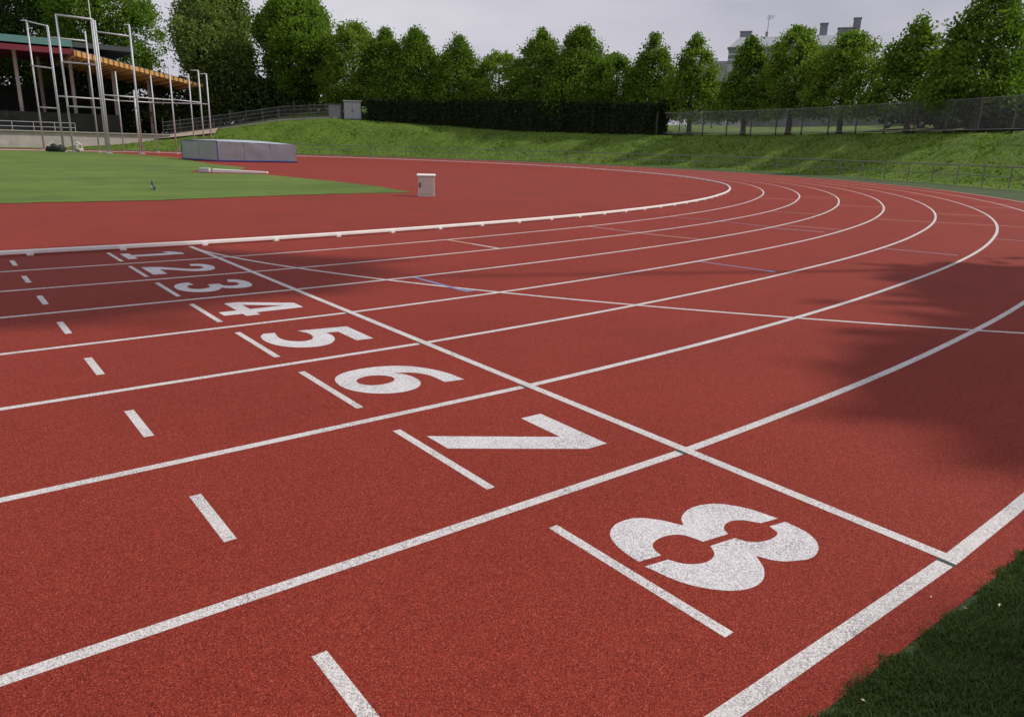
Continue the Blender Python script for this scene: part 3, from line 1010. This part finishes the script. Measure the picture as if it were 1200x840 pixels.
for p in me2.polygons:
    c = p.center
    p.material_index = 1 if (c.z < .118 and -.06 < c.x < .055 and c.z > .06) or (abs(c.y) > .036 and .1 < c.z < .15 and -.03 < c.x < .04) else 0
bird.location = (2.28, 12.18, .010); bird.rotation_euler = (0, R(-42), R(118))
tag(bird, 'small black and white magpie standing on the infield grass', 'bird')

# ------------------------------------------------------------------ throwing cage
cage = tag(empty('throwing_cage', at_d(140, 170, 80) * np.array([1, 1, 0])), 'tall galvanised steel hammer throwing cage without its net at the far left', 'cage')
c0 = np.array(cage.location)


def cpost(ub, vtop, d, rad=0.075, arm=None, name='post'):
    rad *= 0.8
    g = at_d(ub, 165, d)
    # straight post: height from the photo at that distance
    ztop = None
    for z in np.arange(0.5, 16, 0.02):
        w = np.array([g[0], g[1], z]) - CAM
        vv = 420 - FPX * (w @ _u) / (w @ _f)
        if vv <= vtop:
            ztop = z; break
    mb = MB()
    mb.tube([(g[0] - c0[0], g[1] - c0[1], 0), (g[0] - c0[0], g[1] - c0[1], ztop)], rad, 8)
    mb.box((g[0] - c0[0], g[1] - c0[1], .02), (.35, .35, .04))
    if arm:
        mb.tube([(g[0] - c0[0], g[1] - c0[1], ztop), (g[0] - c0[0] - arm * _r0[0], g[1] - c0[1] - arm * _r0[1], ztop)], rad * .75, 6)
    mb.build(name, M['steel'], cage, True)
    return np.array([g[0], g[1], ztop])


def zat(g, v):
    for z in np.arange(-1, 16, 0.02):
        w = np.array([g[0], g[1], z]) - CAM
        if 420 - FPX * (w @ _u) / (w @ _f) <= v:
            return z


def crail(ga, va, gb, vb, rad=0.06):
    mb = MB()
    za, zb = zat(ga, va), zat(gb, vb)
    mb.tube([(ga[0] - c0[0], ga[1] - c0[1], za), (gb[0] - c0[0], gb[1] - c0[1], zb)], rad, 8)
    mb.build('cross_rail', M['steel'], cage, True)


a1 = cpost(50.5, 24.5, 86, .09, 0.5); a2 = cpost(73, 30, 84, .10)
crail(a1, 25, a2, 31); crail(a1, 77.5, a2, 80.5); crail(a1, 126, a2, 127.5)
a3 = cpost(73.8, 31.5, 80, .085); a4 = cpost(115, 37, 80, .08)
crail(a3, 44, a4, 48.5); crail(a3, 113, a4, 116)
b1 = cpost(84.5, 17.2, 78, .10); b2 = cpost(125, 23, 77, .10)
crail(b1, 17.8, b2, 23.3, .08); crail(b1, 73, b2, 76.5); crail(b1, 125, b2, 127)
b3 = cpost(127.5, 24.5, 75.5, .085); b4 = cpost(165.5, 29.5, 75.5, .10, .45)
crail(b3, 37.5, b4, 43.0); crail(b3, 111.5, b4, 114.5)
m1 = cpost(123, -8, 79, .045)
l1 = cpost(144, 84, 84, .075); l2 = cpost(184, 88, 85, .075)
r1 = cpost(206, 79.5, 80, .085, .45); r2 = cpost(227.5, 87.5, 84, .08, .6); r3 = cpost(239, 83, 82, .085, .75); r4 = cpost(248, 87, 81, .08, .65)
w1 = cpost(163, 106, 77, .09)
crail(b4, 114.5, r1, 117.5, .05); crail(r1, 117, r3, 120.5, .05); crail(l1, 118.5, l2, 120.5, .05); crail(l2, 120.5, r4, 122.5, .05); crail(a4, 115.5, l1, 118.5, .05)

# bundles lying at the foot of the cage
for i, (u, v, sx, sz, mm, lab) in enumerate(((64, 173.5, 1.5, .6, 'net', 'dark folded net lying at the left foot of the throwing cage'),
                                             (90, 173, .8, .8, 'concrete', 'pale bundled net at the foot of the tall cage gate'))):
    g = at_d(u, 165, 79 + i)
    bm = bmesh.new(); bmesh.ops.create_icosphere(bm, subdivisions=4, radius=1)
    for vv in bm.verts:
        nn = 1 + .35 * mnoise.noise(vv.co * 2.3 + Vector((i * 5, 0, 0))) + .18 * mnoise.noise(vv.co * 6)
        vv.co = Vector((vv.co.x * sx * .5 * nn, vv.co.y * .5 * nn, max(0, (vv.co.z + .55) * sz * .62 * nn)))
    me = bpy.data.meshes.new('net_bundle'); bm.to_mesh(me); bm.free()
    o = link('net_bundle', me, M[mm], None, True, (g[0], g[1], .005)); o.rotation_euler = (0, 0, R(-20 + 15 * i))
    tag(o, lab, 'net')

# ------------------------------------------------------------------ low guard rail round the bend
gr = tag(empty('guard_rail', (0, 0, 0)), 'low grey two bar guard rail following the foot of the grass bank', 'railing')
GA = np.arange(36, 150, 2.55)
pmh = MB(); pmh.tube([(0, 0, -.1), (0, 0, 1.0)], .032, 6)
pme = pmh.mesh('post'); pme.materials.append(M['rail'])
for a in GA:
    x, y = bend(50.0, a)
    o = bpy.data.objects.new('post', pme); COL.objects.link(o); o.parent = gr; o.location = (x, y, bank_h(a, 50.0))
for nm, zz_, rad in (('top_bar', 1.0, .035), ('middle_bar', .52, .024)):
    mb = MB(); mb.tube([(*bend(50.0, a), bank_h(a, 50.0) + zz_) for a in np.arange(36, 147.5, 1.0)], rad, 6)
    mb.build(nm, M['rail'], gr, True)

# ------------------------------------------------------------------ mesh fence on the bank
fe = tag(empty('mesh_fence', (0, 0, 0)), 'grey chain link fence with posts along the top of the bank right of the hedge', 'fence')
FR = 59.5
FH = 2.25
FA = np.arange(44, 98.1, 2.7)
pmh = MB(); pmh.box((0, 0, FH / 2 + .15), (.09, .09, FH + .3))
pme = pmh.mesh('post'); pme.materials.append(M['bark'])
for a in FA:
    x, y = bend(FR, a); o = bpy.data.objects.new('post', pme); COL.objects.link(o); o.parent = fe
    o.location = (x, y, bank_h(a, FR) - .2); o.rotation_euler = (0, 0, R(a))
for nm, z_ in (('top_rail', FH), ('bottom_rail', .25)):
    mb = MB(); mb.tube([(*bend(FR - .07, a), bank_h(a, FR) + z_) for a in np.arange(44, 97.3, .9)], .028, 6); mb.build(nm, M['rail'], fe)
mb = MB()
step = 0.075 / 59.5 * 57.3
hgt = FH - .2
run = hgt / 59.5 * 57.3
wv, wf = [], []
for a in np.arange(44, 97, step):
    for sgn in (1, -1):
        aa0 = a; aa1 = a + sgn * run
        if aa1 < 43.5 or aa1 > 97.2:
            continue
        x0, y0 = bend(FR - .07, aa0); x1, y1 = bend(FR - .07, aa1)
        z0 = bank_h(aa0, FR) + .2; z1 = bank_h(aa1, FR) + FH
        b0 = len(wv); ww = .004
        wv += [(x0, y0, z0 - ww), (x0, y0, z0 + ww), (x1, y1, z1 + ww), (x1, y1, z1 - ww)]
        wf.append((b0, b0 + 1, b0 + 2, b0 + 3))
me = bpy.data.meshes.new('wire_mesh'); me.from_pydata(wv, [], wf); me.update(); link('wire_mesh', me, M['wire'], fe)

# grey garden wall beyond the trees
wl = tag(empty('boundary_wall', (0, 0, 0)), 'long mottled grey wall behind the trunks beyond the chain link fence', 'wall')
mb = MB(); wa = np.arange(60, 100, 2.0)
vs, fs = [], []
for a in wa:
    for (rr, z) in ((78, -.3), (78, 1.75), (78.35, 1.75), (78.35, -.3)):
        x, y = bend(rr, a); vs.append((x, y, bank_h(a, 78) + z))
for i in range(len(wa) - 1):
    for j in range(3):
        fs.append((i * 4 + j, (i + 1) * 4 + j, (i + 1) * 4 + j + 1, i * 4 + j + 1))
fs += [(0, 1, 2, 3), tuple((len(wa) - 1) * 4 + k for k in (3, 2, 1, 0))]
mb.quad_faces(vs, fs); mb.build('masonry', M['wall'], wl)
mb = MB(); mb.tube([(*bend(78.17, a), bank_h(a, 78) + 1.80) for a in wa], .12, 4); mb.build('coping', M['concrete'], wl)

# ------------------------------------------------------------------ paling fence and kiosk on the left crest
fl = tag(empty('wire_fence', (0, 0, 0)), 'pale post and wire fence on the crest left of the grey kiosk', 'fence')
PA = np.arange(137.5, 160, 1.9)
pmh = MB(); pmh.box((0, 0, .95), (.10, .10, 1.9)); pme = pmh.mesh('post'); pme.materials.append(M['bark'])
for i, a in enumerate(PA):
    x, y = bend(59.6, a); o = bpy.data.objects.new('post', pme); COL.objects.link(o); o.parent = fl
    o.location = (x, y, bank_h(a, 59.6)); o.rotation_euler = (R(1.5 * ((i * 7) % 3 - 1)), 0, R(a)); o.scale = (1, 1, 1 + .12 * ((i * 5) % 4 - 1.5))
mb = MB()
for z_ in (.35, .8, 1.25, 1.7):
    mb.tube([(*bend(59.55, a), bank_h(a, 59.6) + z_) for a in np.arange(137.5, 159, 1.0)], .018, 4)
for a in np.arange(137.5, 158, .14):
    x, y = bend(59.55, a); mb.box((x, y, bank_h(a, 59.6) + .95), (.012, .012, 1.6), R(a))
mb.build('wire_mesh', M['wire'], fl)
mb = MB(); vs = [];
for a in np.arange(138, 159, 1.0):
    for (rr, z) in ((59.4, -.3), (59.4, .22), (59.62, .22), (59.62, -.3)):
        x, y = bend(rr, a); vs.append((x, y, bank_h(a, 59.5) + z))
nn = len(vs) // 4
mb.quad_faces(vs, [(i * 4 + j, (i + 1) * 4 + j, (i + 1) * 4 + j + 1, i * 4 + j + 1) for i in range(nn - 1) for j in range(3)])
mb.build('base_wall', M['concrete'], fl)

kx = at_r(414, 142, 60.6); ka = math.degrees(math.atan2(kx[0], CY - kx[1]))
ki = tag(empty('utility_kiosk', (kx[0], kx[1], bank_h(ka, 60.6))), 'grey metal utility kiosk at the left end of the hedge', 'kiosk')
ki.rotation_euler = (0, 0, R(-30))
steelg = simple('kiosk_grey', (0.30, 0.32, 0.34), .6, 0, .15, 1.5)
mb = MB(); mb.box((0, 0, 1.05), (2.1, 1.8, 2.1)); mb.build('body', steelg, ki, bevel=.03)
mb = MB(); mb.box((0, 0, 2.18), (2.3, 2.0, .14)); mb.build('roof', M['concrete'], ki, bevel=.03)
for s in (-.5, .5):
    mb = MB(); mb.box((s, -.915, 1.02), (.94, .03, 1.8)); mb.box((s, -.935, 1.6), (.6, .02, .3)); dd = mb.build('door', simple('kiosk_door', (.36, .38, .40), .55), ki)
    h2 = MB(); h2.box((s * .15, -.95, 1.0), (.04, .04, .22)); h2.build('handle', M['dark'], dd)
kb = tag(empty('storage_bin', (kx[0] - 1.9, kx[1] + 1.0, bank_h(ka, 60.6))), 'dark grey storage bin left of the grey kiosk', 'bin')
kb.rotation_euler = (0, 0, R(-30))
mb = MB(); mb.box((0, 0, .85), (1.6, 1.2, 1.7)); mb.build('body', M['wall'], kb, bevel=.04)
mb = MB(); mb.box((0, 0, 1.75), (1.7, 1.3, .1)); mb.build('lid', M['darkroof'], kb, bevel=.02)

# ------------------------------------------------------------------ stand on the far left
tz = 1.75
te = tag(empty('terrace', (0, 0, 0)), 'raised pale concrete terrace with a retaining wall beyond the far straight', 'terrace')
mb = MB(); mb.box((-19, 106, tz / 2), (82, 34, tz)); mb.build('retaining_wall', M['concrete'], te)
mb = MB(); mb.box((-19, 88.95, tz + .04), (82.1, .34, .1)); mb.build('coping', simple('pale_coping', (.42, .39, .35), .8), te)
hr = tag(empty('handrail', (0, 0, 0)), 'thin steel handrail on the edge of the concrete terrace', 'railing')
for k in range(22):
    mb = MB(); x = -30 + k * 2.0; mb.tube([(x, 89.3, tz), (x, 89.3, tz + 1.0)], .03, 6); mb.build('post', M['steel'], hr)
for z_ in (.5, 1.0):
    mb = MB(); mb.tube([(-30, 89.3, tz + z_), (12, 89.3, tz + z_)], .028, 6); mb.build('bar', M['steel'], hr)

st = tag(empty('grandstand', (0, 98, 0)), 'covered stand with teal and red roof and a sloping orange timber wing', 'stand')
mb = MB(); mb.box((-22.5, 10, 11.95), (73, 21, .75)); mb.build('roof', M['teal'], st)
mb = MB(); mb.box((17.5, 9, 11.9), (7, 18, .55)); mb.build('dark_roof', M['darkroof'], st)
mb = MB(); mb.box((-22.5, -.3, 11.15), (73, .2, .85)); mb.build('fascia', M['redfascia'], st)
mb = MB(); mb.box((-22.5, 9.9, 11.45), (72.6, 20.6, .2)); mb.build('soffit', M['redfascia'], st)


def wing(x0, z0, x1, z1, y0, y1, th):
    return [(x0, y0, z0), (x1, y0, z1), (x1, y1, z1), (x0, y1, z0), (x0, y0, z0 + th), (x1, y0, z1 + th * .6), (x1, y1, z1 + th * .6), (x0, y1, z0 + th)]


BF = [(3, 2, 1, 0), (4, 5, 6, 7), (0, 1, 5, 4), (1, 2, 6, 5), (2, 3, 7, 6), (3, 0, 4, 7)]
mb = MB(); mb.quad_faces(wing(14.2, 10.85, 28.6, 8.05, -.3, 22, .16), BF); mb.build('timber_soffit', M['timber'], st)
mb = MB(); mb.quad_faces(wing(14.1, 10.62, 28.7, 7.95, -.62, -.32, .62), BF); mb.build('edge_beam', M['timber'], st)
mb = MB(); mb.quad_faces(wing(14.0, 11.03, 28.9, 8.17, -.1, 22.3, .40), BF); mb.build('wing_roof', M['darkroof'], st)
for k in range(12):
    mb = MB(); t = (k + .5) / 12; x = 14.4 + 14 * t; z = 10.85 - 2.8 * t
    mb.box((x, 10.8, z - .09), (.14, 21.6, .20)); mb.build('rafter', simple('rafter_timber', (.60, .30, .09), .7) if k == 0 else bpy.data.materials['rafter_timber'], st)
for x, y in ((-10, 4), (1, 4), (8.5, 5), (14.5, 6), (19.5, 7), (24, 8), (4.5, 12), (12, 14), (18, 15)):
    mb = MB(); zt_ = 11.3 if x < 14 else 10.85 - (x - 14.2) * .194
    mb.tube([(x, y, 0), (x, y, zt_)], .22, 10); mb.build('column', M['concrete'], st)
mb = MB(); mb.box((-20, 17.5, 4.6), (78, .3, 6)); mb.build('windbreak', M['net'], st)
mb = MB(); mb.box((-20, 3.5, 2.9), (78, .12, 2.4)); mb.build('front_screen', M['net'], st)

# ------------------------------------------------------------------ apartment block
bx = at_d(930, 60, 165)
ab = tag(empty('apartment_block', (bx[0], bx[1], 0), YAW - PI / 2 - R(20)), 'pale grey apartment block with a zinc mansard roof and chimneys behind the trees', 'building')
render_m = simple('pale_grey_render', (.40, .40, .43), .8, 0, .08, .4)
zinc = simple('zinc_roof', (.50, .51, .55), .4, 0.2, .08, .3)
chim = simple('chimney_brick', (.20, .20, .23), .9, 0, .2, 1.0)
glass = simple('window_glass', (.06, .07, .09), .12)
HW = 12.2
mb = MB(); mb.box((0, 6, 10.6), (2 * HW, 12, 21.2)); mb.build('wall', render_m, ab)
mb = MB(); mb.prism([(-HW - .3, -.35), (HW + .3, -.35), (HW + .3, 12.3), (-HW - .3, 12.3)], 21.2, 21.55); mb.build('cornice', chim, ab)
mb = MB()
vs = [(-HW, -.1, 21.55), (HW, -.1, 21.55), (HW, 12, 21.55), (-HW, 12, 21.55), (-HW + 1.6, 2.0, 23.6), (HW - 1.6, 2.0, 23.6), (HW - 1.6, 10, 23.6), (-HW + 1.6, 10, 23.6)]
mb.quad_faces(vs, BF); rf = mb.build('roof', zinc, ab)
for x, w_, h_, z_ in ((-9.6, 2.2, 1.3, 23.6), (-0.4, 1.4, 1.5, 23.6), (5.0, 1.4, 2.4, 23.6), (9.4, 3.6, 1.9, 23.2), (10.9, 1.3, 3.6, 23.2)):
    mb = MB(); mb.box((x, 5, z_ + h_ / 2 - .3), (w_, 1.6, h_ + .6)); mb.box((x, 5, z_ + h_ + .08), (w_ + .2, 1.8, .16)); mb.build('chimney', chim, ab)
mb = MB(); mb.tube([(-5.6, 5, 23.4), (-5.4, 5, 28.0)], .06, 5); mb.box((-5.6, 5, 24.3), (.5, .5, 1.2))
for k in range(4): mb.tube([(-5.9 + .02 * k, 5, 27.2 + .22 * k), (-4.6 + .1 * k, 5, 27.3 + .22 * k)], .03, 4)
mb.build('antenna', M['rail'], ab)
for k in range(5):
    mb = MB(); mb.box((0, -.06, 18.7 + .5 * k), (2 * HW + .1, .16, .26)); mb.build('louvre_band', zinc if k % 2 else chim, ab)
for fl_ in range(6):
    for k in range(9):
        mb = MB(); x = -HW + 1.6 + k * 2.63; z = 1.6 + fl_ * 2.9
        mb.box((x, -.03, z + .7), (1.1, .1, 1.5)); w = mb.build('window', glass, ab)
        mb = MB(); mb.box((x, -.08, z - .09), (1.3, .2, .09)); mb.build('sill', zinc, w)
wg = MB(); wg.box((-HW - 3.2, 7, 9.6), (6.2, 10, 19.2)); wg.build('side_wing', render_m, ab)

# ------------------------------------------------------------------ parked car behind the fence
cg = at_r(1058, 156, 68); ca = math.degrees(math.atan2(cg[0], CY - cg[1]))
car = tag(empty('parked_car', (cg[0], cg[1], bank_h(ca, 68) + .0)), 'dark car with a glinting windscreen parked behind the chain link fence', 'car')
car.rotation_euler = (0, 0, YAW - PI / 2 + R(-24))
paint = simple('dark_car_paint', (.018, .02, .03), .25, .3, .05)
side = [(-2.1, .35), (-2.15, .75), (-2.0, .95), (-1.5, 1.02), (-1.05, 1.42), (.25, 1.46), (.95, 1.02), (1.85, .88), (2.1, .68), (2.12, .35)]
mb = MB(); n = len(side)
ws = [.84, .86, .84, .82, .62, .62, .82, .82, .80, .80]
vs = [(x, -w_, z) for (x, z), w_ in zip(side, ws)] + [(x, w_, z) for (x, z), w_ in zip(side, ws)]
fs = [tuple(range(n - 1, -1, -1)), tuple(range(n, 2 * n))] + [(i, (i + 1) % n, n + (i + 1) % n, n + i) for i in range(n)]
fs = [tuple(reversed(f)) for f in fs]
mb.quad_faces(vs, fs); mb.build('body', paint, car, bevel=.05)
cgl = simple('car_glass', (.30, .33, .38), .08)
mb = MB(); mb.quad_faces([(.93, -.70, 1.06), (.93, .70, 1.06), (.30, .55, 1.45), (.30, -.55, 1.45)], [(0, 1, 2, 3)])
for v_ in range(4):
    mb.v[v_] = (mb.v[v_][0] + .03, mb.v[v_][1], mb.v[v_][2] + .03)
mb.build('windscreen', cgl, car)
for s in (-1, 1):
    mb = MB(); mb.quad_faces([(-1.3, s * .80, 1.08), (.75, s * .82, 1.06), (.2, s * .645, 1.40), (-1.0, s * .645, 1.37)], [(0, 1, 2, 3)]); mb.build('side_window', M['dark'], car)
    mb = MB(); mb.box((2.08, s * .58, .74), (.12, .36, .16)); mb.build('headlight', M['kerbwhite'], car, bevel=.03)
    for x in (-1.3, 1.3):
        wh = empty('wheel', (x, s * .76, .32)); wh.parent = car
        mb = MB(); mb.tube([(0, -.11, 0), (0, .11, 0)], .32, 18); mb.build('tyre', M['dark'], wh, True)
        mb = MB(); mb.tube([(0, -.12, 0), (0, .12, 0)], .2, 14); mb.build('rim', M['steel'], wh, True)

# ------------------------------------------------------------------ world, sun, camera
SUN_AZ, SUN_EL = -26.0, 42.0
w = bpy.data.worlds.new('World'); scene.world = w; w.use_nodes = True
nt = w.node_tree
bg = nt.nodes['Background']
sky = N(nt, 'ShaderNodeTexSky', sky_type='NISHITA', sun_disc=False)
sky.sun_elevation = R(SUN_EL)
sky.sun_rotation = R(90 - SUN_AZ)
sky.air_density = 1.0; sky.dust_density = 2.0
tc = N(nt, 'ShaderNodeTexCoord')
mp = N(nt, 'ShaderNodeMapping'); mp.inputs['Scale'].default_value = (1.0, 1.0, 3.4)
nt.links.new(tc.outputs['Generated'], mp.inputs[0])
n1 = N(nt, 'ShaderNodeTexNoise', Scale=1.7, Detail=7.0, Roughness=0.55); nt.links.new(mp.outputs[0], n1.inputs['Vector'])
cl = ramp(nt, n1.outputs[0], [(0.30, (4.4, 4.3, 5.1)), (0.50, (5.7, 5.55, 6.3)), (0.70, (7.0, 6.85, 7.4))])
fac = ramp(nt, n1.outputs[0], [(0.1, (.9, .9, .9)), (0.6, (.97, .97, .97))])
cm = mixc(nt, fac, sky.outputs[0], cl)
nt.links.new(cm, bg.inputs['Color'])
bg.inputs['Strength'].default_value = 0.10

sl = bpy.data.lights.new('sun', 'SUN'); sl.energy = 3.4; sl.angle = R(1.0); sl.color = (1.0, 0.93, 0.83)
so = bpy.data.objects.new('sun', sl); COL.objects.link(so)
sd_ = Vector((math.cos(R(SUN_EL)) * math.cos(R(SUN_AZ)), math.cos(R(SUN_EL)) * math.sin(R(SUN_AZ)), math.sin(R(SUN_EL))))
so.rotation_euler = sd_.to_track_quat('Z', 'Y').to_euler()
so.location = (30, -20, 40)

cd = bpy.data.cameras.new('camera'); cd.sensor_fit = 'HORIZONTAL'; cd.sensor_width = 36.0
cd.lens = FPX / 1200 * 36.0
cd.clip_start = 0.05; cd.clip_end = 6000
co = bpy.data.objects.new('camera', cd); COL.objects.link(co)
mat = Matrix(((_r[0], _u[0], -_f[0], CAM[0]), (_r[1], _u[1], -_f[1], CAM[1]), (_r[2], _u[2], -_f[2], CAM[2]), (0, 0, 0, 1)))
co.matrix_world = mat
scene.camera = co
scene.render.engine = 'CYCLES'
scene.view_settings.view_transform = 'Standard'
scene.view_settings.look = 'None'
scene.view_settings.exposure = 0.0
scene.view_settings.gamma = 1.0
